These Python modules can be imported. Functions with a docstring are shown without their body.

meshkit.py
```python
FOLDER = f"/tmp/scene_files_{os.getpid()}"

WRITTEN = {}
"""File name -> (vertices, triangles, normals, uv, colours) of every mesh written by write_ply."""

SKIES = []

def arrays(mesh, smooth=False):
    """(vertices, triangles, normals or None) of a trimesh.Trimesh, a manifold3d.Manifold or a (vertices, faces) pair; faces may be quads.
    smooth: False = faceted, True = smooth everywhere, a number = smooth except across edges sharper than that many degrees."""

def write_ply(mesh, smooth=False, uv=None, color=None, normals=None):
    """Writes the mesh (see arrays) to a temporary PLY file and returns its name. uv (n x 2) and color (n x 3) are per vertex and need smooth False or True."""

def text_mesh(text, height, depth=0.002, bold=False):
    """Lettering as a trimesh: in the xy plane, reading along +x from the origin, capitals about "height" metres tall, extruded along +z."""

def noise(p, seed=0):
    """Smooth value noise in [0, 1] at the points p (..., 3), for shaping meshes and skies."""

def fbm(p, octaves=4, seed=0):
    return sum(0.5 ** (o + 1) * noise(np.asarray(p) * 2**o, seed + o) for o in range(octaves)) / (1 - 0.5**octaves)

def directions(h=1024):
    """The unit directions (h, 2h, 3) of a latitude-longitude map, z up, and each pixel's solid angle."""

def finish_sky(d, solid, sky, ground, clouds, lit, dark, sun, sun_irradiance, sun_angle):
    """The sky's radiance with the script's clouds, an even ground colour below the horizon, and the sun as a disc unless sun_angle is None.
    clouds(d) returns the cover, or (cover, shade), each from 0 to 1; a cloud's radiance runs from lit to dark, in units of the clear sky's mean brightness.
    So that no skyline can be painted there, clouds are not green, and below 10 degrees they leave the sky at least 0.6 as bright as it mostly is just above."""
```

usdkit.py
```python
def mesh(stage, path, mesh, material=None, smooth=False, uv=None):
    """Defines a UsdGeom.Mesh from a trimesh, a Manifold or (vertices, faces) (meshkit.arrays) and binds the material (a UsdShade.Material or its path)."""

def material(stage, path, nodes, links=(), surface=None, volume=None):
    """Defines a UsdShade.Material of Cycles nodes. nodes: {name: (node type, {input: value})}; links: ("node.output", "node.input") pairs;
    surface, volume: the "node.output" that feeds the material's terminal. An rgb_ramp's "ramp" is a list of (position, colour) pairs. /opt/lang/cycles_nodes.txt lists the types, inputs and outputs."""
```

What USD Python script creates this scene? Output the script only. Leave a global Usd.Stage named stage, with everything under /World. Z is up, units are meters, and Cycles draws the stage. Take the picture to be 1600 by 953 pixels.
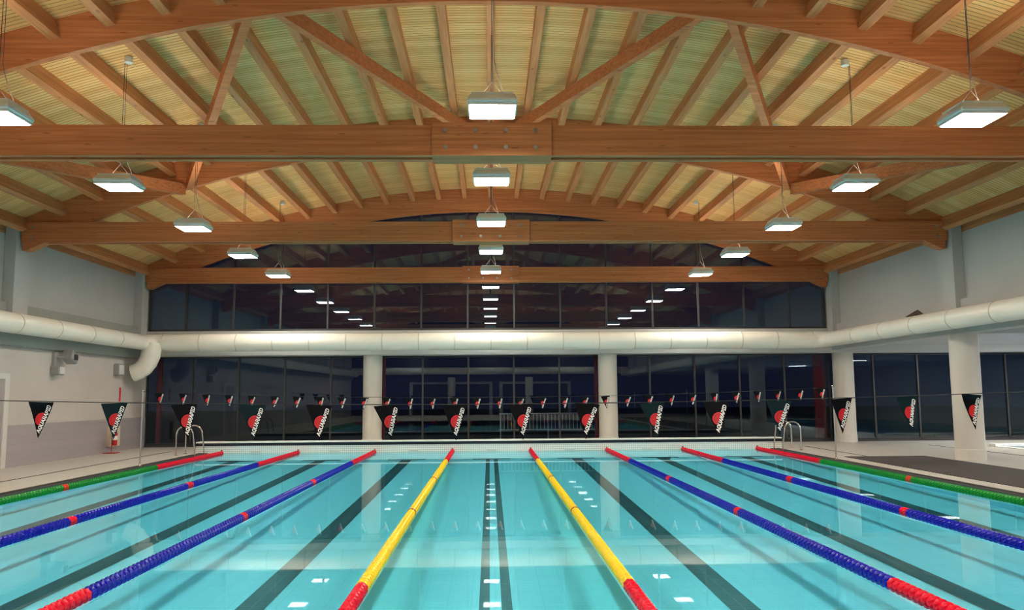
import math, random
import numpy as np
import trimesh
from shapely.geometry import Polygon, Point, box as sbox
from shapely import affinity
import usdkit, meshkit
from pxr import Usd, UsdGeom, UsdLux, UsdShade, Gf, Sdf

random.seed(7)
rng = np.random.default_rng(7)
stage = Usd.Stage.CreateInMemory()
UsdGeom.SetStageUpAxis(stage, 'Z')
UsdGeom.SetStageMetersPerUnit(stage, 1.0)
UsdGeom.Xform.Define(stage, '/World')
UsdGeom.Scope.Define(stage, '/World/Looks')

# ------------------------------------------------------------------ camera, night sky, exposure
FOC, PITCH, YAW, ROLL, CAM = 1295.26, .1077, .0274, -.0070, (-.0521, 0.0, 1.7936)
EXPOSURE = 1.03
LAMP = 50.0                      # radiance of the lamp diffusers
cam = UsdGeom.Camera.Define(stage, '/World/camera')
cam.CreateHorizontalApertureAttr(36.0)
cam.CreateFocalLengthAttr(FOC * 36.0 / 1600)
cam.CreateExposureAttr(EXPOSURE)
cam.CreateClippingRangeAttr(Gf.Vec2f(0.05, 500))
cp, sp, cy, sy = math.cos(PITCH), math.sin(PITCH), math.cos(YAW), math.sin(YAW)
fw = np.array([sy * cp, cy * cp, sp]); rt0 = np.array([cy, -sy, 0]); up0 = np.cross(rt0, fw)
rt = math.cos(ROLL) * rt0 + math.sin(ROLL) * up0
up = math.cos(ROLL) * up0 - math.sin(ROLL) * rt0
mtx = Gf.Matrix4d(*rt, 0, *up, 0, *(-fw), 0, *CAM, 1)
cam.AddTransformOp().Set(mtx)
dome = UsdLux.DomeLight.Define(stage, '/World/night_sky')
dome.CreateColorAttr(Gf.Vec3f(.35, .45, 1.0)); dome.CreateIntensityAttr(0.004)


# ------------------------------------------------------------------ helpers
used = {}


def numbered(path):
    k = used.get(path, -1) + 1
    used[path] = k
    return path if k == 0 else f'{path}_{k:03d}'


def tag(p, label=None, cat=None, group=None, kind=None):
    p = p.GetPrim() if hasattr(p, 'GetPrim') else p
    for k, v in (('label', label), ('category', cat), ('group', group), ('kind', kind)):
        if v:
            p.SetCustomDataByKey(k, v)
    return p


def thing(name, label=None, cat=None, loc=(0, 0, 0), group=None, kind=None):
    x = UsdGeom.Xform.Define(stage, numbered('/World/' + name))
    if any(loc):
        x.AddTranslateOp().Set(Gf.Vec3d(*map(float, loc)))
    return tag(x, label, cat, group, kind)


def obj(name, mesh, mat, parent=None, smooth=False, **t):
    base = str(parent.GetPath()) if parent is not None else '/World'
    if isinstance(mesh, list):
        mesh = trimesh.util.concatenate(mesh)
    m = usdkit.mesh(stage, numbered(f'{base}/{name}'), mesh, M[mat], smooth)
    return tag(m, **t)


def bx(x0, x1, y0, y1, z0, z1, c=0):
    """Box with chamfered edges (c) from its bounds."""
    e = [abs(x1 - x0), abs(y1 - y0), abs(z1 - z0)]
    o = np.array([(x0 + x1) / 2, (y0 + y1) / 2, (z0 + z1) / 2])
    if not c:
        b = trimesh.creation.box(e); b.apply_translation(o); return b
    pts = []
    for s in np.ndindex(2, 2, 2):
        s = np.array(s) * 2 - 1
        for k in range(3):
            q = np.array(e) / 2 - c; q[k] += c
            pts.append(s * q)
    b = trimesh.convex.convex_hull(np.array(pts)); b.apply_translation(o); return b


def rod(a, b, r, n=10, r2=None):
    a, b = np.array(a, float), np.array(b, float)
    d = b - a; L = np.linalg.norm(d); d /= L
    u = np.cross(d, [0, 0, 1.0] if abs(d[2]) < .9 else [1.0, 0, 0]); u /= np.linalg.norm(u); w = np.cross(d, u)
    t = np.arange(n) / n * 2 * np.pi
    ring = np.cos(t)[:, None] * u + np.sin(t)[:, None] * w
    r2 = r if r2 is None else r2
    v = np.vstack([a + ring * r, b + ring * r2, a, b])
    f = []
    for i in range(n):
        j = (i + 1) % n
        f += [[i, j, n + j], [i, n + j, n + i], [2 * n, j, i], [2 * n + 1, n + i, n + j]]
    return trimesh.Trimesh(v, f, process=False)


def pipe(pts, r, n=10, close=True):
    """Swept tube along a polyline."""
    P = np.array(pts, float); T = np.gradient(P, axis=0); T /= np.linalg.norm(T, axis=1)[:, None]
    ref = np.array([0, 0, 1.0]) if abs(T[:, 2]).max() < .95 else np.array([0.31, .9, .29])
    rr = np.broadcast_to(np.asarray(r, float), (len(P),))
    t = np.arange(n) / n * 2 * np.pi
    V = []
    u = np.cross(T[0], ref); u /= np.linalg.norm(u)
    for p, d, q in zip(P, T, rr):
        u = u - d * (u @ d); u /= np.linalg.norm(u); w = np.cross(d, u)
        V.append(p + q * (np.cos(t)[:, None] * u + np.sin(t)[:, None] * w))
    m = len(P); V = np.vstack(V + [P[:1], P[-1:]]); F = []
    for k in range(m - 1):
        for i in range(n):
            j = (i + 1) % n; a, b, c, d = k * n + i, k * n + j, (k + 1) * n + j, (k + 1) * n + i
            F += [[a, b, c], [a, c, d]]
    if close:
        for i in range(n):
            j = (i + 1) % n
            F += [[m * n, j, i], [m * n + 1, (m - 1) * n + i, (m - 1) * n + j]]
    return trimesh.Trimesh(V, F, process=False)


def lathe(prof, n=24, axis='z', o=(0, 0, 0)):
    """Revolve (radius, height) pairs round an axis through o."""
    prof = np.array(prof, float); t = np.arange(n) / n * 2 * np.pi
    V = np.vstack([np.c_[r * np.cos(t), r * np.sin(t), np.full(n, h)] for r, h in prof]); m = len(prof); F = []
    for k in range(m - 1):
        for i in range(n):
            j = (i + 1) % n; a, b, c, d = k * n + i, k * n + j, (k + 1) * n + j, (k + 1) * n + i
            F += [[a, b, c], [a, c, d]]
    V = np.vstack([V, [[0, 0, prof[0, 1]], [0, 0, prof[-1, 1]]]])
    for i in range(n):
        j = (i + 1) % n
        F += [[m * n, j, i], [m * n + 1, (m - 1) * n + i, (m - 1) * n + j]]
    if axis == 'y':
        V = V[:, [1, 2, 0]]
    if axis == 'x':
        V = V[:, [2, 0, 1]]
    return trimesh.Trimesh(V + np.array(o), F, process=False)


def xz(poly, y0, y1):
    """Extrude a shapely polygon given in (X, Z) from y0 to y1."""
    out = []
    for g in getattr(poly, 'geoms', [poly]):
        if g.is_empty or g.geom_type != 'Polygon':
            continue
        m = trimesh.creation.extrude_polygon(g, y1 - y0, engine='earcut')
        v = np.array(m.vertices); v = np.c_[v[:, 0], y0 + v[:, 2], v[:, 1]]
        out.append(trimesh.Trimesh(v, m.faces[:, ::-1], process=False))
    return trimesh.util.concatenate(out)


def xy(poly, z0, z1):
    m = trimesh.creation.extrude_polygon(poly, z1 - z0, engine='earcut'); m.apply_translation([0, 0, z0]); return m


# ------------------------------------------------------------------ materials
M = {}


def srgb(r, g, b):
    return tuple((x / 255 / 12.92) if x / 255 < .04045 else ((x / 255 + .055) / 1.055) ** 2.4 for x in (r, g, b))


def mat(name, color, rough=.5, metal=0, spec=.5, **kw):
    M[name] = usdkit.material(stage, '/World/Looks/' + name, {'p': ('principled_bsdf', dict(base_color=color, roughness=rough, metallic=metal, specular_ior_level=spec, **kw))}, surface='p.BSDF')


def noisy(name, c1, c2, scale=(1, 1, 1), rough=.5, detail=4, lo=.35, hi=.65, bump=0, spec=.5):
    """Two colours mixed by a stretched noise in place coordinates."""
    n = {'g': ('geometry', {}), 'm': ('mapping', dict(scale=scale)), 'n': ('noise_texture', dict(scale=1.0, detail=detail, roughness=.6)),
         'r': ('rgb_ramp', dict(ramp=[(0, c1), (lo, c1), (hi, c2), (1, c2)])), 'p': ('principled_bsdf', dict(roughness=rough, specular_ior_level=spec))}
    l = [('g.position', 'm.vector'), ('m.vector', 'n.vector'), ('n.fac', 'r.fac'), ('r.color', 'p.base_color')]
    if bump:
        n['b'] = ('bump', dict(strength=bump, distance=.004)); l += [('n.fac', 'b.height'), ('b.normal', 'p.normal')]
    M[name] = usdkit.material(stage, '/World/Looks/' + name, n, l, surface='p.BSDF')


def wood(name, dark, light, along):
    """Glulam: fine grain stretched along one axis, thin laminations, small dark knots."""
    s1 = [26.0, 26.0, 26.0]; s1['xyz'.index(along)] = 1.1
    s2 = [7.0, 7.0, 22.0]; s2['xyz'.index(along)] = .35
    k = [3.2, 3.2, 9.0]; k['xyz'.index(along)] = 1.6
    n = {'g': ('geometry', {}), 'm1': ('mapping', dict(scale=s1)), 'm2': ('mapping', dict(scale=s2)), 'm3': ('mapping', dict(scale=k)),
         'n1': ('noise_texture', dict(scale=1.0, detail=4, roughness=.6)), 'n2': ('noise_texture', dict(scale=1.0, detail=2, roughness=.5)),
         'v': ('voronoi_texture', dict(scale=1.0)),
         'a': ('mix_float', dict(fac=.5)), 'r': ('rgb_ramp', dict(ramp=[(0, dark), (.38, dark), (.66, light), (1, light)])),
         'kr': ('rgb_ramp', dict(ramp=[(0, (.45, .38, .32)), (.07, (.55, .5, .45)), (.13, (1, 1, 1)), (1, (1, 1, 1))])),
         'mx': ('mix', dict(mix_type='multiply', fac=.8)),
         'p': ('principled_bsdf', dict(roughness=.55, specular_ior_level=.3))}
    l = [('g.position', 'm1.vector'), ('g.position', 'm2.vector'), ('g.position', 'm3.vector'), ('m1.vector', 'n1.vector'), ('m2.vector', 'n2.vector'), ('m3.vector', 'v.vector'),
         ('n1.fac', 'a.a'), ('n2.fac', 'a.b'), ('a.result', 'r.fac'), ('v.distance', 'kr.fac'), ('r.color', 'mx.color1'), ('kr.color', 'mx.color2'), ('mx.color', 'p.base_color')]
    M[name] = usdkit.material(stage, '/World/Looks/' + name, n, l, surface='p.BSDF')


wood('wood_x', (.48, .155, .055), (.68, .265, .105), 'x')
wood('wood_y', (.50, .19, .072), (.70, .32, .13), 'y')
PLANK = .106
_n = {'g': ('geometry', {}), 's': ('separate_xyz', {}), 'q': ('math', dict(math_type='divide', value2=PLANK)), 'fl': ('math', dict(math_type='floor')),
      'w': ('white_noise_texture', dict(dimensions='1D')), 'm': ('mapping', dict(scale=(.9, 30, 1))), 'n': ('noise_texture', dict(scale=1.0, detail=4)),
      'fr': ('math', dict(math_type='fraction')), 'j': ('rgb_ramp', dict(ramp=[(0, (.48, .45, .42)), (.06, (.52, .5, .46)), (.10, (1, 1, 1)), (.90, (1, 1, 1)), (.94, (.52, .5, .46)), (1, (.48, .45, .42))])), 'jm': ('mix', dict(mix_type='multiply', fac=1.0)),
      'a': ('mix_float', dict(fac=.5)), 'r': ('rgb_ramp', dict(ramp=[(.2, (.80, .46, .17)), (.5, (.90, .55, .22)), (.8, (.95, .62, .27))])),
      'p': ('principled_bsdf', dict(roughness=.6, specular_ior_level=.25))}
M['boarding'] = usdkit.material(stage, '/World/Looks/boarding', _n, [('g.position', 's.vector'), ('s.y', 'q.value1'), ('q.value', 'fl.value1'), ('fl.value', 'w.w'),
      ('g.position', 'm.vector'), ('m.vector', 'n.vector'), ('w.value', 'a.a'), ('n.fac', 'a.b'), ('a.result', 'r.fac'), ('q.value', 'fr.value1'), ('fr.value', 'j.fac'), ('r.color', 'jm.color1'), ('j.color', 'jm.color2'), ('jm.color', 'p.base_color')], surface='p.BSDF')
noisy('plaster', (.46, .48, .48), (.50, .52, .52), (.5, .5, .5), .8)
noisy('cream_wall', (.50, .475, .455), (.55, .52, .50), (.6, .6, .6), .75)
noisy('column_paint', (.62, .60, .55), (.66, .64, .59), (.8, .8, .8), .6)
noisy('duct_paint', (.82, .82, .74), (.86, .86, .78), (.8, .8, .8), .3)
mat('duct_seam', (.60, .58, .49), .45)
noisy('rust', (.04, .022, .015), (.09, .05, .035), (30, 30, 30), .9)


def tiled(name, c1, c2, grout, w, h, size, rough, rot=(0, 0, 0), spec=.5):
    n = {'g': ('geometry', {}), 'm': ('mapping', dict(rotation=rot)), 'b': ('brick_texture', dict(offset=0.0, color1=c1, color2=c2, mortar=grout, scale=1.0, mortar_size=size, mortar_smooth=.1, brick_width=w, row_height=h)),
         'p': ('principled_bsdf', dict(roughness=rough, specular_ior_level=spec))}
    M[name] = usdkit.material(stage, '/World/Looks/' + name, n, [('g.position', 'm.vector'), ('m.vector', 'b.vector'), ('b.color', 'p.base_color')], surface='p.BSDF')


tiled('deck_tile', (.53, .51, .47), (.58, .56, .52), (.42, .40, .37), .25, .125, .004, .45)
tiled('wall_tile', (.36, .34, .36), (.39, .365, .385), (.31, .29, .31), .2, .1, .004, .4, rot=(math.pi / 2, 0, math.pi / 2))
tiled('white_tile', (.80, .83, .80), (.84, .87, .84), (.45, .50, .48), .0625, .0625, .005, .25, rot=(math.pi / 2, 0, 0))
tiled('pool_tile', (.40, .82, .98), (.43, .85, 1.0), (.36, .75, .92), .25, .125, .006, .35)
tiled('mark_tile', (.014, .050, .064), (.022, .066, .082), (.06, .15, .18), .25, .08, .006, .4)
noisy('beam_grey_green', (.32, .355, .335), (.35, .385, .365), (.5, .5, .5), .8)  # left ring beam only: darker grey-green than the plaster
mat('navy_tile', (.012, .014, .025), .25)
mat('coping_white', (.85, .85, .83), .3)
mat('grating', (.06, .058, .055), .6)
mat('drain_metal', (.05, .045, .04), .5)
noisy('rubber_mat', (.040, .032, .034), (.062, .050, .052), (40, 40, 40), .9, bump=.5)
mat('frame_dark', (.035, .036, .042), .45)
mat('steel', (.75, .74, .72), .16, 1)
mat('pole_metal', (.55, .55, .54), .35, 1)
mat('bolt_metal', (.42, .44, .46), .4, 1)
mat('housing', (.74, .80, .78), .4)
mat('wire', (.07, .065, .06), .6)
mat('cord_black', (.01, .01, .011), .6)
mat('flag_black', (.004, .004, .006), .45, spec=.1)
mat('flag_teal', (.004, .018, .024), .45, spec=.12)
mat('flag_red', (.62, .012, .02), .4)
mat('flag_dark_red', (.36, .008, .016), .4)
mat('flag_white', (.86, .86, .86), .4)
mat('float_yellow', (.92, .64, .002), .3, spec=.2)
mat('float_red', (.72, .002, .026), .25, spec=.08)
mat('float_blue', (.004, .006, .36), .22, spec=.08)
mat('float_green', (.004, .20, .02), .25, spec=.08)
mat('float_orange', (.62, .05, .015), .3, spec=.1)
mat('ring_brown', (.22, .02, .01), .4)
mat('red_paint', (.62, .03, .06), .45)
mat('red_gloss', (.55, .015, .02), .25)
mat('sign_white', (.8, .8, .78), .5)
mat('panel_beige', (.66, .60, .46), .5)
mat('grey_box', (.30, .31, .31), .5)
mat('pale_grey', (.62, .62, .60), .5)
mat('lens_dark', (.05, .05, .055), .2)
mat('black_rubber', (.012, .012, .012), .5)
mat('night_ground', (.03, .032, .04), .9)
mat('navy_wall', (.030, .028, .12), .6)
mat('dark_opening', (.012, .012, .016), .3)
mat('door_paint', (.36, .33, .34), .5)
mat('annex_pool_tile', (.05, .20, .38), .2)
M['lamp_glow'] = usdkit.material(stage, '/World/Looks/lamp_glow', {'e': ('emission', dict(color=(1.0, .90, .76), strength=LAMP))}, surface='e.emission')
M['annex_fill_glow'] = usdkit.material(stage, '/World/Looks/annex_fill_glow', {'e': ('emission', dict(color=(1.0, .92, .80), strength=LAMP * 2.2))}, surface='e.emission')  # strong emission for the fill lamps added in the side hall
M['added_uplight_glow'] = usdkit.material(stage, '/World/Looks/added_uplight_glow', {'e': ('emission', dict(color=(1.0, .86, .68), strength=LAMP * .27))}, surface='e.emission')  # dim upward emission added to lift the roof brightness

# water: see-through tinted sheet with Fresnel reflection on the air side and a faint ripple
M['water'] = usdkit.material(stage, '/World/Looks/water', {
    'g': ('geometry', {}), 'm': ('mapping', dict(scale=(.55, .8, 1))), 'n': ('noise_texture', dict(scale=1.0, detail=2, roughness=.45)),
    'b': ('bump', dict(strength=.10, distance=.010)), 'f': ('fresnel', dict(IOR=1.33)), 'i': ('math', dict(math_type='subtract', value1=1.0)),
    'x': ('math', dict(math_type='multiply')), 'h': ('math', dict(math_type='multiply_add', value2=-.62, value3=1.0)), 'x2': ('math', dict(math_type='multiply')), 't': ('transparent_bsdf', dict(color=(.50, .885, .95))), 'r': ('glossy_bsdf', dict(color=(1, 1, 1), roughness=.012)),
    'mx': ('mix_closure', {})},
    [('g.position', 'm.vector'), ('m.vector', 'n.vector'), ('n.fac', 'b.height'), ('b.normal', 'r.normal'), ('g.backfacing', 'i.value2'), ('i.value', 'x.value1'), ('f.fac', 'x.value2'), ('x.value', 'h.value1'), ('h.value', 'x2.value1'), ('x.value', 'x2.value2'),
     ('x2.value', 'mx.fac'), ('t.BSDF', 'mx.closure1'), ('r.BSDF', 'mx.closure2')], surface='mx.closure')
# tinted double glazing
for _nm, _k, _c in (('glazing', 1.6, .035), ('glazing_low', 1.1, .008)):
    M[_nm] = usdkit.material(stage, '/World/Looks/' + _nm, {
        'f': ('fresnel', dict(IOR=1.5)), 'a': ('math', dict(math_type='multiply_add', value2=_k, value3=_c, use_clamp=True)), 't': ('transparent_bsdf', dict(color=(.70, .72, .78))),
        'r': ('glossy_bsdf', dict(color=(.76, .95, 1.0), roughness=.0)), 'mx': ('mix_closure', {})},
        [('f.fac', 'a.value1'), ('a.value', 'mx.fac'), ('t.BSDF', 'mx.closure1'), ('r.BSDF', 'mx.closure2')], surface='mx.closure')

# ------------------------------------------------------------------ sizes
HX = 12.35                        # half width of the hall between the side walls
Y_BACK, Y_GLASS, Y_GABLE = -14.0, 30.2, 29.38
TRUSS = [-9.58, -1.83, 5.92, 13.67, 21.42, 29.17]
RC, R_IN, R_OUT = -18.63, 27.0, 27.78
CHORD0, CHORD1 = 5.74, 6.28
POOL_X, POOL_Y0, POOL_Y1 = 9.0, 2.9, 26.9
DECK = .03


def arc(r, x):
    return RC + np.sqrt(r * r - np.asarray(x, float) ** 2)


# ------------------------------------------------------------------ floor, pool
deck = Polygon([(-HX - .3, Y_BACK), (26, Y_BACK), (26, Y_GLASS + .3), (-HX - .3, Y_GLASS + .3)],
               [[(-POOL_X - .24, POOL_Y0), (POOL_X + .24, POOL_Y0), (POOL_X + .24, POOL_Y1 + .05), (-POOL_X - .24, POOL_Y1 + .05)], [(16.25, 4), (25, 4), (25, 26.45), (16.25, 26.45)]])
fl = thing('floor', 'beige tiled pool deck running round the pool and into the side hall', 'floor', kind='structure')
obj('deck_tiling', xy(deck, -.3, DECK), 'deck_tile', fl)
for x, y0, y1 in ((-10.42, -6, 27.6), (10.38, -6, 27.5), (14.6, -6, 27.6)):
    obj('drain_slot', bx(x - .035, x + .035, y0, y1, DECK, DECK + .004), 'drain_metal', fl, label='narrow dark drain slot in the deck')


def zf(y):                        # pool floor
    return -.365 + (y - 8.5) * .0168


pb = thing('pool_basin', 'pale blue tiled swimming pool basin with dark lane markings', 'pool', kind='structure')
ys = np.linspace(POOL_Y0, POOL_Y1, 25)
V, F = [], []
for y in ys:
    for x in (-POOL_X, POOL_X):
        V.append((x, y, zf(y)))
for y in ys:
    for x in (-POOL_X, POOL_X):
        V.append((x, y, zf(y) - .2))
n2 = len(ys) * 2
for k in range(len(ys) - 1):
    a = 2 * k
    F += [[a, a + 1, a + 3], [a, a + 3, a + 2], [n2 + a, n2 + a + 3, n2 + a + 1], [n2 + a, n2 + a + 2, n2 + a + 3]]
obj('basin_floor', trimesh.Trimesh(V, F, process=False), 'pool_tile', pb)
for s in (-1, 1):
    obj('basin_side', bx(s * POOL_X, s * (POOL_X + .2), POOL_Y0, POOL_Y1, -.8, -.02), 'pool_tile', pb)
obj('basin_end', bx(-POOL_X - .2, POOL_X + .2, POOL_Y0 - .25, POOL_Y0, -.8, DECK), 'white_tile', pb)


def strip(x0, x1, y0, y1):
    n = 12; Y = np.linspace(y0, y1, n); v, f = [], []
    for y in Y:
        v += [(x0, y, zf(y) + .004), (x1, y, zf(y) + .004)]
    for k in range(n - 1):
        a = 2 * k; f += [[a, a + 1, a + 3], [a, a + 3, a + 2]]
    return trimesh.Trimesh(v, f, process=False)


for k in range(-3, 4):
    x = 2.5 * k
    if k == 0:
        parts = [strip(x - .17, x - .06, POOL_Y0 + .1, 24.7), strip(x + .06, x + .17, POOL_Y0 + .1, 24.7)]
    else:
        parts = [strip(x - .15, x + .15, POOL_Y0 + .1, 24.7)]
    obj('lane_marking', parts + [strip(x - .55, x + .55, 24.7, 24.95)], 'mark_tile', pb, label='twin dark line on the floor of the middle lane' if k == 0 else None)

water = trimesh.Trimesh([(-POOL_X - .02, POOL_Y0, 0), (POOL_X + .02, POOL_Y0, 0), (POOL_X + .02, POOL_Y1, 0), (-POOL_X - .02, POOL_Y1, 0)], [[0, 1, 2], [0, 2, 3]], process=False)
obj('pool_water', water, 'water', label='clear turquoise water of the lap pool with lamp reflections', cat='water', kind='stuff')

for s, side in ((-1, 'left'), (1, 'right')):
    g = thing('overflow_grating', f'dark overflow grating along the {side} edge of the pool', 'grating')
    x0, x1 = s * POOL_X, s * (POOL_X + .24)
    obj('channel', bx(x0, x1, POOL_Y0, POOL_Y1 - .03, -.1, -.02), 'grating', g)
    sl = [bx(x0 + s * .01, x1 - s * .01, y, y + .03, -.02, .022) for y in np.arange(POOL_Y0 + .02, POOL_Y1 - .08, .09)]
    sl += [bx(x0, x0 + s * .03, POOL_Y0, POOL_Y1 - .03, -.02, .024), bx(x1 - s * .03, x1, POOL_Y0, POOL_Y1 - .03, -.02, .026)]
    obj('grating_slats', sl, 'grating', g, kind='stuff')

bk = thing('pool_bulkhead', 'white tiled bulkhead wall with navy stripe across the far end of the pool', 'bulkhead')
BX = 9.38
obj('tiled_body', bx(-BX, BX, POOL_Y1, POOL_Y1 + .42, -.3, .235), 'white_tile', bk)
obj('navy_stripe', bx(-BX, BX, POOL_Y1 - .015, POOL_Y1 + .43, .235, .325), 'navy_tile', bk, label='dark navy tile stripe under the coping')
obj('coping', bx(-BX, BX, POOL_Y1 - .03, POOL_Y1 + .44, .325, .365, .006), 'coping_white', bk)
for k in range(-3, 4):
    obj('inlet_plate', bx(2.5 * k - .16, 2.5 * k + .16, POOL_Y1 - .012, POOL_Y1 + .01, .02, .06, .004), 'pale_grey', bk, label='small grey plate at the water line')

# ------------------------------------------------------------------ walls
for s, side in ((-1, 'left'), (1, 'right')):
    w = thing(f'wall_{side}', f'{side} hall wall of pale plaster with pilasters and a beam under the duct', 'wall', kind='structure')
    xa, xb = s * HX, s * (HX + .3)
    z_low = 3.13 if s < 0 else 3.3
    obj('upper_wall', bx(xa, xb, Y_BACK, Y_GLASS, 4.2, 5.96), 'plaster', w)
    obj('ring_beam', bx(s * (HX - .16), xb, Y_BACK, Y_GLASS, z_low, 4.2), 'beam_grey_green' if s < 0 else 'plaster', w)
    for yt in TRUSS:
        obj('pilaster', bx(s * 12.06, xa, yt - .32, yt + .36, 3.7, 6.3, .01), 'plaster', w)
    obj('eave_board', bx(s * (HX + .02), xb, Y_BACK, Y_GLASS, 5.96, 6.42), 'wood_y', w, label='dark wooden eave board above the plaster')
    if s < 0:
        obj('lower_wall', bx(xa, xb, Y_BACK, Y_GLASS, 1.10, z_low), 'cream_wall', w)
        obj('tile_wainscot', bx(xa + .02, xb, Y_BACK, Y_GLASS, DECK, 1.10), 'wall_tile', w, label='grey mauve tiled lower wall')
fb = thing('wall_far', 'pale concrete beam spanning the far end above the lower windows', 'wall', kind='structure')
obj('far_beam', bx(-HX, 26, Y_GABLE - .08, Y_GLASS + .3, 3.22, 4.08), 'plaster', fb)
obj('window_kerb', bx(-HX, 26, Y_GLASS - .1, Y_GLASS + .3, DECK, .08), 'frame_dark', fb)

wb = thing('wall_back', 'dark blue rear wall with white framed openings seen only as a reflection', 'wall', kind='structure')
obj('rear_wall_face', bx(-HX, 26, Y_BACK - .3, Y_BACK, DECK, 4.2), 'navy_wall', wb)
obj('rear_upper_wall', xz(Polygon([(-HX, 4.2)] + [(x, float(arc(R_OUT, x))) for x in np.linspace(-HX, HX, 40)] + [(HX, 4.2)]), Y_BACK - .3, Y_BACK), 'dark_opening', wb)
for x0, x1 in ((-7.2, 0.2), (0.8, 7.2)):
    obj('opening_frame', bx(x0, x1, Y_BACK, Y_BACK + .06, DECK, 2.95), 'plaster', wb)
    obj('dark_opening', bx(x0 + .3, x1 - .3, Y_BACK + .06, Y_BACK + .08, DECK, 2.75), 'dark_opening', wb)
obj('rear_duct', lathe([(.31, -HX), (.31, HX)], 20, 'x', (0, Y_BACK + .6, 3.9)), 'duct_paint', wb, smooth=40)
for s in (-1, 1):
    obj('rear_column', lathe([(.33, 0), (.33, 3.3)], 20, 'z', (s * 3.4, Y_BACK + 1.2, DECK)), 'column_paint', wb, smooth=40)

# side hall (annex) on the right
an = thing('wall_annex', 'side hall beyond the right columns with low pale ceiling', 'wall', kind='structure')
obj('annex_ceiling', bx(HX + .3, 26, Y_BACK, Y_GLASS, 3.5, 3.6), 'plaster', an)
obj('annex_wall', bx(26, 26.2, Y_BACK, Y_GLASS, DECK, 3.6), 'plaster', an)
for y in (13.67, 21.42):
    obj('annex_beam', bx(HX + .3, 26, y - .2, y + .2, 3.3, 3.5), 'plaster', an)

for y in (9.5, 17.5, 25.5):  # lamps added out of view to brighten side hall and right deck
    t = thing('added_fill_lamp', f'added fill lamp out of view under the side hall ceiling at the right, {"nearest" if y < 10 else "middle" if y < 20 else "farthest"} of the three', 'lamp', (19.0, y, 3.44))
    obj('housing', bx(-.6, .6, -.32, .32, .015, .06, .005), 'housing', t)
    obj('diffuser', bx(-.56, .56, -.28, .28, -.01, .014), 'annex_fill_glow', t)

# round columns
for x, y, r, lab in ((-4.21, 29.7, .335, 'round white column left of the middle window'), (4.17, 29.7, .335, 'round white column right of the middle window'),
                     (12.72, 29.72, .36, 'round white column in the far right corner beside the ladder'), (12.5, 21.62, .36, 'nearest round white column standing free on the right deck'),
                     (12.5, 13.67, .36, 'round white column outside the right of the view')):
    c = thing('round_column', lab, 'column', (x, y, DECK), kind='structure')
    top = 3.19 if y > 25 else 3.27
    obj('shaft', lathe([(r, .27), (r, top - .001)], 40), 'column_paint', c, smooth=40)
    obj('plinth', lathe([(r + .012, 0), (r + .012, .26), (r, .275)], 40), 'column_paint', c, smooth=40)

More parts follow.
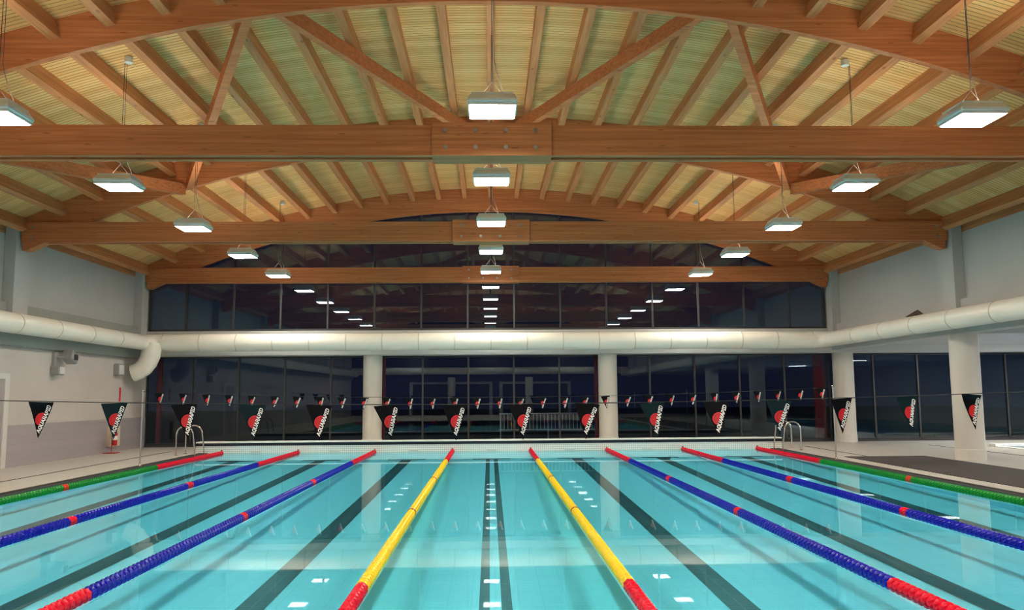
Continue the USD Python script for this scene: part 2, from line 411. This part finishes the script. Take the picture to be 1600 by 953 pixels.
# ------------------------------------------------------------------ roof
ce = thing('ceiling', 'barrel roof of pine boarding over glulam purlins', 'ceiling', kind='structure')
xs = np.linspace(-HX - .3, HX + .3, 49)
zi, zo = arc(R_OUT, xs), arc(R_OUT, xs) + .06
V, F = [], []
for y in np.arange(round(Y_BACK / PLANK), round((Y_GLASS + .3) / PLANK)) * PLANK:       # tongue-and-groove boards: flat face with a recessed joint
    b = len(V)
    for yy, dz in ((y, .02), (y + .009, 0), (y + PLANK - .009, 0), (y + PLANK, .02)):
        V += list(np.c_[xs, np.full_like(xs, yy), zi + dz])
    m = len(xs)
    for k in range(3):
        i = np.arange(m - 1) + b + k * m
        F += list(np.c_[i, i + m, i + 1]) + list(np.c_[i + 1, i + m, i + m + 1])
obj('boarding', trimesh.Trimesh(np.array(V), np.array(F), process=False), 'boarding', ce, kind='stuff', label='pale yellow pine boards laid along the vault')
obj('roof_deck', xz(Polygon(list(zip(xs, zi + .03)) + list(zip(xs[::-1], zo[::-1]))), Y_BACK, Y_GLASS + .3), 'wood_x', ce)


def purlin(k, y0, y1):
    x = .93 * k; th = math.asin(x / R_OUT); b = trimesh.creation.box([.16, y1 - y0, .36])
    b.apply_translation([0, 0, R_OUT - .173])
    b.apply_transform(trimesh.transformations.rotation_matrix(th, [0, 1, 0]))
    b.apply_translation([0, (y0 + y1) / 2, RC]); return b


for y0, y1 in zip(TRUSS[2:-1], TRUSS[3:]):
    for k in range(-13, 14):
        obj('purlin', purlin(k, y0 + .07, y1 - .07), 'wood_y', ce)
obj('rear_purlins', [purlin(k, y0 + .07, y1 - .07) for y0, y1 in zip([Y_BACK] + TRUSS[:2], TRUSS[:3]) for k in range(-13, 14)], 'wood_y', ce, kind='stuff')

names = {13.67: 'nearest fully seen bowstring timber truss, its tie beam crossing the whole view', 21.42: 'second bowstring timber truss, its tie beam ends resting on both side walls',
         29.17: 'farthest bowstring timber truss, standing in front of the arched gable window', 5.92: 'bowstring timber truss overhead, only its arch showing at the top of the view'}
xa = np.linspace(-12.02, 12.02, 61)
for yt in TRUSS:
    rear = yt not in names
    t = thing('timber_truss', names.get(yt, 'bowstring timber truss behind the viewpoint, seen only mirrored in the gable glass'), 'truss', (0, yt, 0), group='mirrored trusses' if rear else None)
    arch = Polygon([(x, float(z)) for x, z in zip(xa, np.maximum(arc(R_IN, xa) + (.15 if yt < 14 else -.06 if yt > 29 else 0), 5.8))] + [(x, float(z)) for x, z in zip(xa[::-1], arc(R_OUT, xa[::-1]) - .005)])
    obj('arch', xz(arch, -.068, .068), 'wood_x', t)
    for s in (-1, 1):
        obj('tie_beam', bx(-12.03, 12.03, s * .07 - (.12 if s < 0 else 0), s * .07 + (.12 if s > 0 else 0), CHORD0 + .02, CHORD1, .006), 'wood_x', t)
        cor = Polygon([(s * 12.0, CHORD0 + .02), (s * 11.45, CHORD0 + .02), (s * 11.9, CHORD0 - .19), (s * 12.0, CHORD0 - .19)])
        obj('corbel', xz(cor, -.15, .15), 'wood_x', t)
        for z in (5.88, 6.14):
            obj('end_bolt', lathe([(.034, 0), (.034, .012), (.018, .014), (.018, .03)], 12, 'y', (s * 11.75, -.22, z)), 'bolt_metal', t)
    sp_ = obj('splice_block', bx(-1.0, 1.0, -.255, .255, CHORD0, CHORD1 + .03, .006), 'wood_x', t)
    for x in (-.77, -.27, .23, .73):
        for z in (5.88, 6.17):
            obj('bolt', lathe([(.036, 0), (.036, .010), (.02, .012), (.02, .034)], 14, 'y', (x, -.289, z)), 'bolt_metal', sp_)

# wind braces zigzag under the purlins between the first two trusses
A, B = TRUSS[3] + .07, TRUSS[4] - .07


def beam_between(p, q, w, h):
    p, q = np.array(p, float), np.array(q, float); d = q - p; L = np.linalg.norm(d); d /= L
    side = np.cross(d, [0, 0, 1.0]); side /= np.linalg.norm(side); u = np.cross(side, d)
    b = trimesh.creation.box([L, w, h]); T = np.eye(4); T[:3, 0], T[:3, 1], T[:3, 2], T[:3, 3] = d, side, u, (p + q) / 2
    b.apply_transform(T); return b


for p, q, lab in (((-3.7, A - .1, 8.42), (-.25, B, 8.52), 'long timber roof brace running from the left part of the arch to the crown'),
                  ((3.7, A - .1, 8.42), (.25, B, 8.52), 'long timber roof brace running from the right part of the arch to the crown'),
                  ((-4.15, A - .1, 8.34), (-7.85, B, 7.28), 'steep timber roof brace on the left crossing behind the long tie beam'),
                  ((4.15, A - .1, 8.34), (7.85, B, 7.28), 'steep timber roof brace on the right crossing behind the long tie beam'),
                  ((-11.9, A, 6.5), (-8.0, B, 7.16), 'low timber roof brace at the far left under the long tie beam'),
                  ((11.9, A, 6.5), (8.0, B, 7.16), 'low timber roof brace at the far right under the long tie beam')):
    obj('roof_brace', beam_between(p, q, .16, .28), 'wood_x', label=lab, cat='brace')

# ------------------------------------------------------------------ lamps
LY = [11.62 + 3.95 * k for k in range(5)]
ordinal = ['first', 'second', 'third', 'fourth', 'fifth']
MAIN_LAMPS = []


def lamp(x, y, label, group=None):
    z0 = 5.86 if x == 0 else 5.75
    t = thing('pendant_lamp', label, 'lamp', (x, y, z0), group=group)
    obj('housing', [bx(-.355, .355, -.335, .335, .04, .10, .012), bx(-.335, .335, -.315, .315, .018, .042, .006), trimesh.convex.convex_hull(np.array([(sx * a, sy * b, z) for sx in (-1, 1) for sy in (-1, 1) for a, b, z in ((.345, .325, .10), (.31, .28, .165))]))]
        + [bx(-.30, .30, -.27, -.255, .165, .20), bx(-.30, .30, .255, .27, .165, .20), bx(-.30, -.285, -.255, .255, .165, .20), bx(.285, .30, -.255, .255, .165, .20)], 'housing', t)
    obj('rim', [bx(-.335, .335, -.315, -.295, 0, .018), bx(-.335, .335, .295, .315, 0, .018), bx(-.335, -.31, -.295, .295, 0, .018), bx(.31, .335, -.295, .295, 0, .018)], 'housing', t)
    obj('diffuser', bx(-.31, .31, -.295, .295, -.012, .017), 'lamp_glow', t, label='glowing white diffuser')
    obj('added_uplight', bx(-.285, .285, -.255, .255, .166, .174), 'added_uplight_glow', t, label='added glowing panel that brightens the ceiling')  # added upward-glowing panel that brightens the ceiling
    top = float(arc(R_OUT, x)) - z0
    obj('suspension_wire', [rod((0, 0, .45), (0, 0, top), .005, 6)] + [rod((0, 0, .45), (a, 0, .176), .0035, 6) for a in (-.22, .22)], 'wire', t)
    obj('power_cable', pipe([(.16, .1, .183), (.17, .1, .3), (.1, .06, .5), (.03, .03, .8), (.03, .02, top)], .0045, 6), 'wire', t)
    obj('ceiling_rose', lathe([(.075, -.11), (.08, -.02), (.08, 0)], 16, 'z', (0.0 if x == 0 else -.12 * x / abs(x), -.12, top + (0 if x == 0 else .02))), 'housing', t, smooth=40)


for i, y in enumerate(LY):
    for x, row in ((-7.05, 'left'), (0, 'middle'), (7.05, 'right')):
        lamp(x, y, f'square white pendant lamp, {ordinal[i]} from the viewer in the {row} row')
for k in (1, 2, 3, 4, 5, 6):
    for x in (-7.05, 0, 7.05):
        lamp(x, LY[0] - .17 - 3.95 * k, 'square white pendant lamp above or behind the viewpoint, seen only mirrored', 'mirrored lamps')

# ------------------------------------------------------------------ ducts
DZ, DY, DX, DR = 3.63, 28.62, 11.74, .30


def duct(name, label, p, q, pitch, skip=()):
    t = thing(name, label, 'duct')
    DR = .30 if p[1] == q[1] else .255
    p, q = np.array(p, float), np.array(q, float); L = np.linalg.norm(q - p); d = (q - p) / L; ax = 'x' if abs(d[0]) > .5 else 'y'
    n = max(1, round(L / pitch)); e = L / n; s0 = min(p[0], q[0]) if ax == 'x' else min(p[1], q[1])
    for k in range(n):
        a, b = s0 + k * e, s0 + (k + 1) * e
        o = (0, p[1], p[2]) if ax == 'x' else (p[0], 0, p[2])
        obj('duct_section', lathe([(DR, a + .004), (DR, b - .004)], 40, ax, o), 'duct_paint', t, smooth=40)
        if k:
            obj('seam_band', lathe([(DR - .01, a - .022), (DR + .007, a - .018), (DR + .007, a + .018), (DR - .01, a + .022)], 40, ax, o), 'duct_seam', t, smooth=40)
    return t


fd = duct('air_duct', 'round cream air duct crossing the far end below the gable window', (-DX + .57, DY, DZ), (DX - .57, DY, DZ), 1.27)
ld = duct('air_duct', 'round cream air duct along the left wall', (-DX, Y_BACK + 1.2, DZ), (-DX, DY - .55, DZ), 1.9)
rd = duct('air_duct', 'round cream air duct along the right wall above the columns', (DX, Y_BACK + 1.2, DZ), (DX, DY - .55, DZ), 1.9)
for s, t in ((-1, ld), (1, rd)):
    a = np.linspace(0, math.pi / 2, 14)
    pts = [(s * (DX - .55 + .55 * math.cos(x)), DY - .55 + .55 * math.sin(x), DZ) for x in a]
    obj('corner_elbow', pipe(pts, np.linspace(.255, DR, 14), 40, close=False), 'duct_paint', t, smooth=50)
a = np.linspace(0, 1, 12)
drop = [(-11.48 - .10 * x - .50 * x * x, 28.45 - .05 * x, 3.62 - 1.80 * x + .78 * x * x) for x in a]
obj('drop_elbow', pipe(drop, .32 - .04 * a + .012 * (np.arange(12) % 2), 28), 'duct_paint', ld, smooth=50, label='ribbed elbow turning down to the wall')
pts = []
for k in range(26):
    u, v = rng.uniform(-1, 1, 2) * (.06, .42); pts.append((11.74 + u, 22.6 + v, 3.898 + abs(rng.normal()) * .03 * (1 - abs(v))))
pts += [(11.73, 22.1, 3.9), (11.75, 23.15, 3.9), (11.74, 22.4, 4.04), (11.74, 22.55, 4.02)]
obj('debris', trimesh.convex.convex_hull(np.array(pts)), 'rust', label='crumpled brown rag lying on top of the right air duct', cat='rag')

# ------------------------------------------------------------------ windows
MUL = [s * (.825 + 1.65 * k) for k in range(0, 16) for s in (-1, 1)]


def window(n, label, x0, x1, z0, top, y, depth=.1):
    """top: a number or a function of x (arched head)."""
    w = thing(f'window_{n}', label, 'window', kind='structure')
    ft = top if callable(top) else (lambda x: np.full_like(np.asarray(x, float), top))
    cuts = [x0] + sorted(m for m in MUL if x0 + .15 < m < x1 - .15) + [x1]
    for m in cuts:
        h = float(np.min(ft(np.array([m - .03, m + .03])))) if abs(m) < HX else float(ft(m))
        obj('mullion', bx(m - .03, m + .03, y - depth / 2, y + depth / 2, z0, h), 'frame_dark', w)
    xs = np.linspace(x0, x1, 40)
    if callable(top):
        obj('head_frame', xz(Polygon(list(zip(xs, ft(xs))) + list(zip(xs[::-1], ft(xs[::-1]) - .07))), y - depth / 2, y + depth / 2), 'frame_dark', w)
        obj('transom', bx(x0, x1, y - .03, y + .03, 6.05, 6.11), 'frame_dark', w)
    else:
        obj('head_frame', bx(x0, x1, y - depth / 2, y + depth / 2, top - .06, top), 'frame_dark', w)
    obj('sill_frame', bx(x0, x1, y - depth / 2, y + depth / 2, z0, z0 + .07), 'frame_dark', w)
    for a, b in zip(cuts[:-1], cuts[1:]):
        xx = np.linspace(a + .03, b - .03, 6); zz = ft(xx)
        obj('pane', xz(Polygon([(xx[0], z0 + .06)] + [(xx[-1], z0 + .06)] + list(zip(xx[::-1], zz[::-1] - .05))), y - .003, y + .003), 'glazing' if callable(top) else 'glazing_low', w)


window(1, 'arched gable window of dark glass above the far duct', -11.95, 11.95, 4.08, lambda x: arc(R_OUT, x) - .02, Y_GABLE)
window(2, 'lower left window wall of dark glass behind the left ladder', -12.33, -4.21, .08, 3.22, Y_GLASS)
window(3, 'lower middle window wall of dark glass between two columns', -4.21, 4.17, .08, 3.22, Y_GLASS)
window(4, 'lower right window wall of dark glass behind the right ladder', 4.17, 12.7, .08, 3.22, Y_GLASS)
window(5, 'window wall of the side hall behind the free column', 12.7, 25.9, .08, 3.22, Y_GLASS)

# outside, seen through the glass
obj('ground', bx(-60, 60, Y_GLASS + .31, 110, -.25, -.05), 'night_ground', label='dark paved ground outside the glass', cat='ground', kind='structure')
for x, w, lab in ((-12.04, .08, 'far left window'), (-3.93, .06, 'left column'), (3.86, .06, 'right column'), (12.18, .2, 'far right window')):
    p = thing('red_post', f'red painted steel post outside the glass by the {lab}', 'post', (x, Y_GLASS + .42, -.05))
    obj('post_shaft', bx(-w, w, -.06, .06, .03, 3.25, .008), 'red_paint', p)
    obj('base_plate', bx(-w - .06, w + .06, -.1, .1, 0, .03), 'red_paint', p)

rl = thing('balustrade', 'white metal balustrade outside the middle window', 'railing', (2.15, 31.7, -.05))
obj('top_rail', bx(-1.85, 1.85, -.03, .03, 1.10, 1.15, .008), 'sign_white', rl)
obj('bottom_rail', bx(-1.85, 1.85, -.03, .03, .50, .54, .008), 'sign_white', rl)
for k in range(27):
    obj('baluster', rod((-1.8 + k * 3.6 / 26, 0, .54), (-1.8 + k * 3.6 / 26, 0, 1.10), .016, 8), 'sign_white', rl)
for x in (-1.8, 0, 1.8):
    obj('post', rod((x, 0, 0), (x, 0, 1.10), .025, 10), 'sign_white', rl)

# ------------------------------------------------------------------ lane ropes
PITCH_F, FR = .10, .068


def float_mesh(y):
    n = 16; t = np.arange(n) / n * 2 * np.pi; V = []
    for k, (h, r) in enumerate(((-.047, .84), (-.040, .98), (0.0, 1.0), (.040, .98), (.047, .84))):
        rr = FR * r * np.where(np.arange(n) % 2 == (k // 2) % 2, 1.0, .90)
        V.append(np.c_[rr * np.cos(t), np.full(n, h), rr * np.sin(t)])
    V = np.vstack(V + [[[0, -.047, 0], [0, .047, 0]]]); F = []
    for k in range(4):
        for i in range(n):
            j = (i + 1) % n; a, b, c, d = k * n + i, k * n + j, (k + 1) * n + j, (k + 1) * n + i
            F += [[a, c, b], [a, d, c]]
    for i in range(n):
        j = (i + 1) % n; F += [[5 * n, i, j], [5 * n + 1, 4 * n + j, 4 * n + i]]
    return trimesh.Trimesh(V + [0, y, 0], F, process=False)


RY = {'yellow': (7.95, 12.92, 17.84, 22.76), 'blue': (7.86, 12.66, 17.54, 22.33), 'bluefar': (7.7, 12.46, 17.24, 22.2), 'green': (7.6, 12.3, 17.06, 21.7)}
ROPES = [(-8.56, 'green', 'green lane rope with red end along the left edge of the pool'), (-6.15, 'bluefar', 'blue lane rope with red end, second from the left'),
         (-3.73, 'blue', 'blue lane rope with red ends, third from the left, left of the yellow pair'), (-1.25, 'yellow', 'yellow lane rope with red ends, left one of the middle pair'),
         (1.25, 'yellow', 'yellow lane rope with red ends, right one of the middle pair'), (3.70, 'blue', 'blue lane rope with red ends, right next to the yellow pair'),
         (6.15, 'bluefar', 'blue lane rope with red end, second from the right'), (8.57, 'green', 'green lane rope with red end along the right edge of the pool')]
for x, c, lab in ROPES:
    t = thing('lane_rope', lab, 'lane rope', (x, 0, .012))
    s4, s3, s2, s1 = RY[c]
    main = {'yellow': 'float_yellow', 'green': 'float_green'}.get(c, 'float_blue')
    far = {}
    for y in np.arange(POOL_Y0 + .12, POOL_Y1 - .06, PITCH_F):
        m = 'float_red' if (y < s4 or y > s1) else main
        for s in (s3, s2):
            if c == 'yellow':
                if abs(y - s) < PITCH_F / 2: m = 'ring'
            elif abs(y - s) < .12:
                m = 'float_orange' if c == 'green' else 'float_red'
        if m == 'ring':
            far.setdefault('float_yellow', []).append(float_mesh(y))
            obj('marker_ring', lathe([(.03, y - .03), (FR + .004, y - .026), (FR + .004, y + .026), (.03, y + .03)], 16, 'y'), 'ring_brown', t, label='thin dark red marker ring')
        elif 6.6 < y < 14:
            obj('float', float_mesh(y), m, t)
        else:
            far.setdefault(m, []).append(float_mesh(y))
    for m, l in far.items():
        obj({'float_red': 'red_floats', 'float_orange': 'orange_floats'}.get(m, 'plain_floats'), l, m, t, kind='stuff')
    obj('cable', rod((0, POOL_Y0, 0), (0, POOL_Y1 - .02, 0), .012, 8), 'steel', t)
    obj('end_hook', [rod((0, POOL_Y1 - .06, 0), (0, POOL_Y1 - .024, .05), .012, 8), bx(-.03, .03, POOL_Y1 - .032, POOL_Y1 - .018, .02, .10, .004)], 'steel', t)

# ------------------------------------------------------------------ flag lines
TXT = meshkit.text_mesh('AQUARAPID', .034, .001, bold=True)
b0 = TXT.bounds
TXT.apply_translation([-(b0[0][0] + b0[1][0]) / 2, -(b0[0][1] + b0[1][1]) / 2, 0])
TXT.apply_scale([.262 / (b0[1][0] - b0[0][0]), 1.0, 1.0])
TXT = trimesh.util.concatenate([TXT.copy().apply_translation([a * .0011, b * .0011, 0]) for a, b in ((0, 0), (1, 1), (-1, 1), (1, -1), (-1, -1))])
sh = np.eye(4); sh[0, 1] = .18
TXT.apply_transform(sh)


def flag(x, y, z, colour, label, seed, curl=False, group=None):
    r = random.Random(seed)
    tip = r.uniform(-.02, .02); W, H = .245, .335
    tip_x = tip + .015
    n = 10

    def bend(v):                 # local (x, depth, z): a gentle billow, stronger towards the tip
        d = -v[:, 2] / H
        v[:, 1] += ph * d * d + amp * np.sin(v[:, 0] * 14 + fz) * (1 - d)
        if curl:
            v[:, 1] -= .035 * np.exp(-(d / .10) ** 2) * np.cos(v[:, 0] * 11)
        return v
    ph, amp, fz = r.uniform(-.05, .03), r.uniform(.004, .012), r.uniform(0, 6)
    V, F = [], []
    for i in range(n + 1):
        u = i / n
        for j in range(n + 1):
            q = j / n; xl = -W / 2 + (tip_x + W / 2) * u; xr = W / 2 + (tip_x - W / 2) * u
            V.append((xl + (xr - xl) * q, 0, -H * u))
    m = n + 1
    for i in range(n):
        for j in range(n):
            a = i * m + j; F += [[a, a + m, a + 1], [a + 1, a + m, a + m + 1]]
    V = bend(np.array(V, float)); V2 = V + [0, .0016, 0]
    k = len(V); F = np.array(F); rim = [i * m for i in range(m)] + [m * i + n for i in range(m - 1, -1, -1)]
    cl = trimesh.Trimesh(np.vstack([V, V2]), np.vstack([F, F[:, ::-1] + k]), process=False)
    t = UsdGeom.Xform.Define(stage, numbered('/World/pennant'))
    t.AddTranslateOp().Set(Gf.Vec3d(x, y, z)); t.AddRotateXYZOp().Set(Gf.Vec3f(r.uniform(-4, 4), r.uniform(-5, 5), r.uniform(-14, 14)))
    t = tag(t, label, 'pennant', group)
    obj('cloth', cl, colour, t, smooth=True)
    e1 = np.array([W / 2, 0.0]); e2 = np.array([tip_x, -H]); ang = math.atan2(e1[1] - e2[1], e1[0] - e2[0])

    def put(mesh, off):
        v = np.array(mesh.vertices); c, s = math.cos(ang), math.sin(ang)
        mid = (e1 + e2) / 2 + .028 * np.array([-s, c]) + np.array([0.004, .002])
        X = mid[0] + c * v[:, 0] - s * v[:, 1]; Z = mid[1] + s * v[:, 0] + c * v[:, 1]
        w = bend(np.c_[X, -off - v[:, 2], Z]); return trimesh.Trimesh(w, mesh.faces, process=False)
    obj('lettering', put(TXT, .0016), 'flag_white', t, label='white lettering reading AQUARAPID')
    half = Point(-.008, .020).buffer(.062, 14).intersection(sbox(-.2, .017, .2, .2))
    ring = Point(-.008, .020).buffer(.047, 14).difference(Point(-.008, .020).buffer(.041, 14)).intersection(sbox(-.2, .017, .2, .2))
    fine = trimesh.creation.extrude_polygon(half, .0008, engine='earcut')
    obj('red_emblem', put(fine, .001), 'flag_red', t, label='red half disc emblem')
    obj('emblem_arc', put(trimesh.creation.extrude_polygon(ring, .0008, engine='earcut'), .0016), 'flag_dark_red', t)


def sag(x, zc, zs, half):
    return zc + (zs - zc) * (abs(x) / half) ** 2


POLE_X = 9.08
FLAG_ROWS = [(7.95, 'near', 1.705, 1.96), (21.95, 'far', 1.725, 1.93)]
for yf, which, zc, zs in FLAG_ROWS:
    xx = np.linspace(-POLE_X + .022, POLE_X - .022, 60)
    tag(obj('flag_line', pipe([(x, yf, sag(x, zc, zs, POLE_X)) for x in xx], .0045 if which == 'near' else .006, 6), 'cord_black'), f'thin black {which} flag line strung across the pool', 'line')
    for s, side in ((-1, 'left'), (1, 'right')):
        lab = f'slim metal flag line pole at the {side} pool edge beside the {"ladder" if which == "far" else "near flag line"}'
        p = thing('flag_pole', lab, 'pole', (s * POLE_X, yf, DECK))
        obj('pole_tube', rod((0, 0, 0), (0, 0, 1.9), .021, 14), 'pole_metal', p)
        obj('pole_knob', trimesh.creation.icosphere(2, .038).apply_translation([0, 0, 1.92]), 'steel', p, smooth=True)
        obj('floor_socket', lathe([(.05, 0), (.05, .02), (.028, .05)], 16), 'steel', p, smooth=40)
px1 = [-31, 74, 184, 290, 394, 496, 600, 705, 808, 911, 1012, 1112, 1212, 1311, 1415, 1518, 1622]
ords = ['1st', '2nd', '3rd'] + [f'{k}th' for k in range(4, 40)]
for i, u in enumerate(px1):
    x = (u - 768) / FOC * 7.95 * (1 + .0) - .0
    teal = i in (2, 4, 10, 12, 14)
    seen = 1 <= i <= 15
    lab = f'{"dark teal" if teal else "black"} pennant with red emblem, {ords[i - 1]} from the left on the near flag line' if seen else f'black pennant of the near flag line just outside the {"left" if i == 0 else "right"} border of the view'
    flag(x, 7.95, sag(x, 1.705, 1.96, POLE_X) - .006, 'flag_teal' if teal else 'flag_black', lab, 100 + i, curl=i in (1, 15))
px2 = [259, 295, 330, 365, 400, 435, 469, 504, 538, 572, 607, 641, 676, 711, 746, 780, 814, 848, 882, 914, 946, 981, 1015, 1049, 1083, 1117, 1151, 1185, 1217, 1252, 1286]
for i, u in enumerate(px2):
    x = (u - 768) / FOC * 21.95 - .02
    flag(x, 21.95, sag(x, 1.725, 1.93, POLE_X) - .008, 'flag_black', f'small distant pennant with red emblem, {ords[i]} from the left on the far flag line', 300 + i)

# ------------------------------------------------------------------ ladders
for s, side in ((-1, 'left'), (1, 'right')):
    t = thing('pool_ladder', f'polished steel ladder handrails at the {side} far corner of the pool', 'ladder', (s * 9.1, 26.0, DECK))
    for dy in (-.42, .38):
        a = np.linspace(0, math.pi, 14)
        pts = [(s * .42, dy, 0)] + [(s * (.17 + .25 * math.cos(x)), dy, .62 + .26 * math.sin(x)) for x in a] + [(-s * .14, dy, .2), (-s * .15, dy, -.12)]
        hr = obj('handrail', pipe(pts, .022, 14), 'steel', t, smooth=50)
        obj('foot_flange', lathe([(.05, 0), (.05, .012), (.026, .03)], 16, 'z', (s * .42, dy, 0)), 'steel', hr, smooth=40)
    obj('tread', [bx(-s * .20, -s * .13, -.42, .38, -.075, -.05, .006)], 'steel', t)

# ------------------------------------------------------------------ left wall fittings
XW = -HX
f = thing('floodlight', 'grey twin floodlight on the left wall under the beam', 'floodlight', (XW, 23.75, 2.78))
obj('wall_bracket', [bx(0, .08, -.09, .09, -.2, .3, .01), rod((.08, 0, .15), (.22, .1, .17), .03, 10)], 'grey_box', f)
h1 = bx(-.16, .16, -.20, .20, -.14, .14, .03)
h1.apply_transform(trimesh.transformations.rotation_matrix(-.45, [1, 0, 0])); h1.apply_translation([.3, .32, .17])
obj('lamp_head', h1, 'grey_box', f)
h2 = bx(0, .26, -.16, .16, -.35, -.09, .025)
obj('lamp_head', h2, 'grey_box', f)
obj('lens', bx(.26, .268, -.13, .13, -.32, -.12), 'pale_grey', f)
obj('lens', bx(.46, .47, .22, .44, .08, .24), 'lens_dark', f)
f = thing('wall_speaker', 'small square white speaker on the left wall beside the duct elbow', 'speaker', (XW, 27.7, 2.7))
obj('cabinet', bx(0, .18, -.2, .2, -.19, .19, .015), 'grey_box', f)
obj('front_grille', bx(.18, .19, -.16, .16, -.15, .15), 'pale_grey', f)
f = thing('extinguisher_sign', 'narrow red sign on the left wall above the fire extinguisher', 'sign', (XW, 28.05, 1.66))
obj('sign_plate', bx(0, .02, -.05, .05, 0, .46), 'red_paint', f)
f = thing('hose_cabinet', 'beige cabinet on the left wall behind the fire extinguisher', 'cabinet', (XW + .02, 27.55, .22))
obj('body', bx(0, .12, -.36, .36, 0, .64, .008), 'panel_beige', f)
obj('door', bx(.12, .132, -.33, .33, .04, .60, .004), 'panel_beige', f)
f = thing('fire_extinguisher', 'red fire extinguisher on a red floor stand by the left wall', 'extinguisher', (XW + .27, 27.02, DECK))
obj('stand', [rod((0, 0, .02), (0, 0, .75), .012, 8), bx(-.2, .2, -.2, .2, 0, .02, .004)], 'red_gloss', f)
obj('cylinder', lathe([(.06, .24), (.085, .27), (.085, .62), (.06, .70), (.025, .72), (.025, .76)], 20, 'z', (.09, -.02, 0)), 'red_gloss', f, smooth=45)
obj('paper_label', lathe([(.0865, .42), (.0865, .55)], 20, 'z', (.09, -.02, 0)), 'sign_white', f, smooth=45)
obj('valve_handle', [bx(.05, .13, -.1, .06, .76, .80, .006)], 'black_rubber', f)
obj('hose', pipe([(.09, -.06, .74), (.1, -.2, .72), (.11, -.24, .55), (.1, -.2, .35), (.1, -.13, .28)], .013, 8), 'black_rubber', f, smooth=50)
f = thing('door_1', 'grey door with pale frame at the left border of the view', 'door', kind='structure')
obj('door_frame', [bx(XW, XW + .06, 21.38, 21.58, DECK, 2.42), bx(XW, XW + .06, 19.9, 20.1, DECK, 2.42), bx(XW, XW + .06, 20.1, 21.38, 2.28, 2.42)], 'pale_grey', f)
obj('door_leaf', bx(XW, XW + .03, 20.1, 21.38, DECK, 2.28), 'door_paint', f)
obj('door_handle', rod((XW + .07, 21.05, 1.05), (XW + .07, 20.92, 1.05), .012, 8), 'steel', f)

# ------------------------------------------------------------------ right side: mat, side pool
obj('rubber_mat', bx(9.68, 11.92, -2, 22.85, DECK, DECK + .012), 'rubber_mat', label='long dark rubber mat on the right deck beside the pool', cat='mat')
sp2 = thing('side_pool', 'blue paddling pool with white rim in the side hall on the right', 'pool')
obj('basin', [bx(16.25, 25, 4, 26.45, -.5, -.35), bx(16.25, 16.3, 4, 26.45, -.35, -.02), bx(16.25, 25, 26.4, 26.45, -.35, -.02)], 'annex_pool_tile', sp2)
obj('rim', [bx(16.1, 25, 26.42, 26.75, DECK, DECK + .09, .01), bx(16.1, 16.4, 4, 26.42, DECK, DECK + .02, .005)], 'coping_white', sp2)
obj('side_water', bx(16.3, 25, 4, 26.4, -.012, -.01), 'water', sp2)
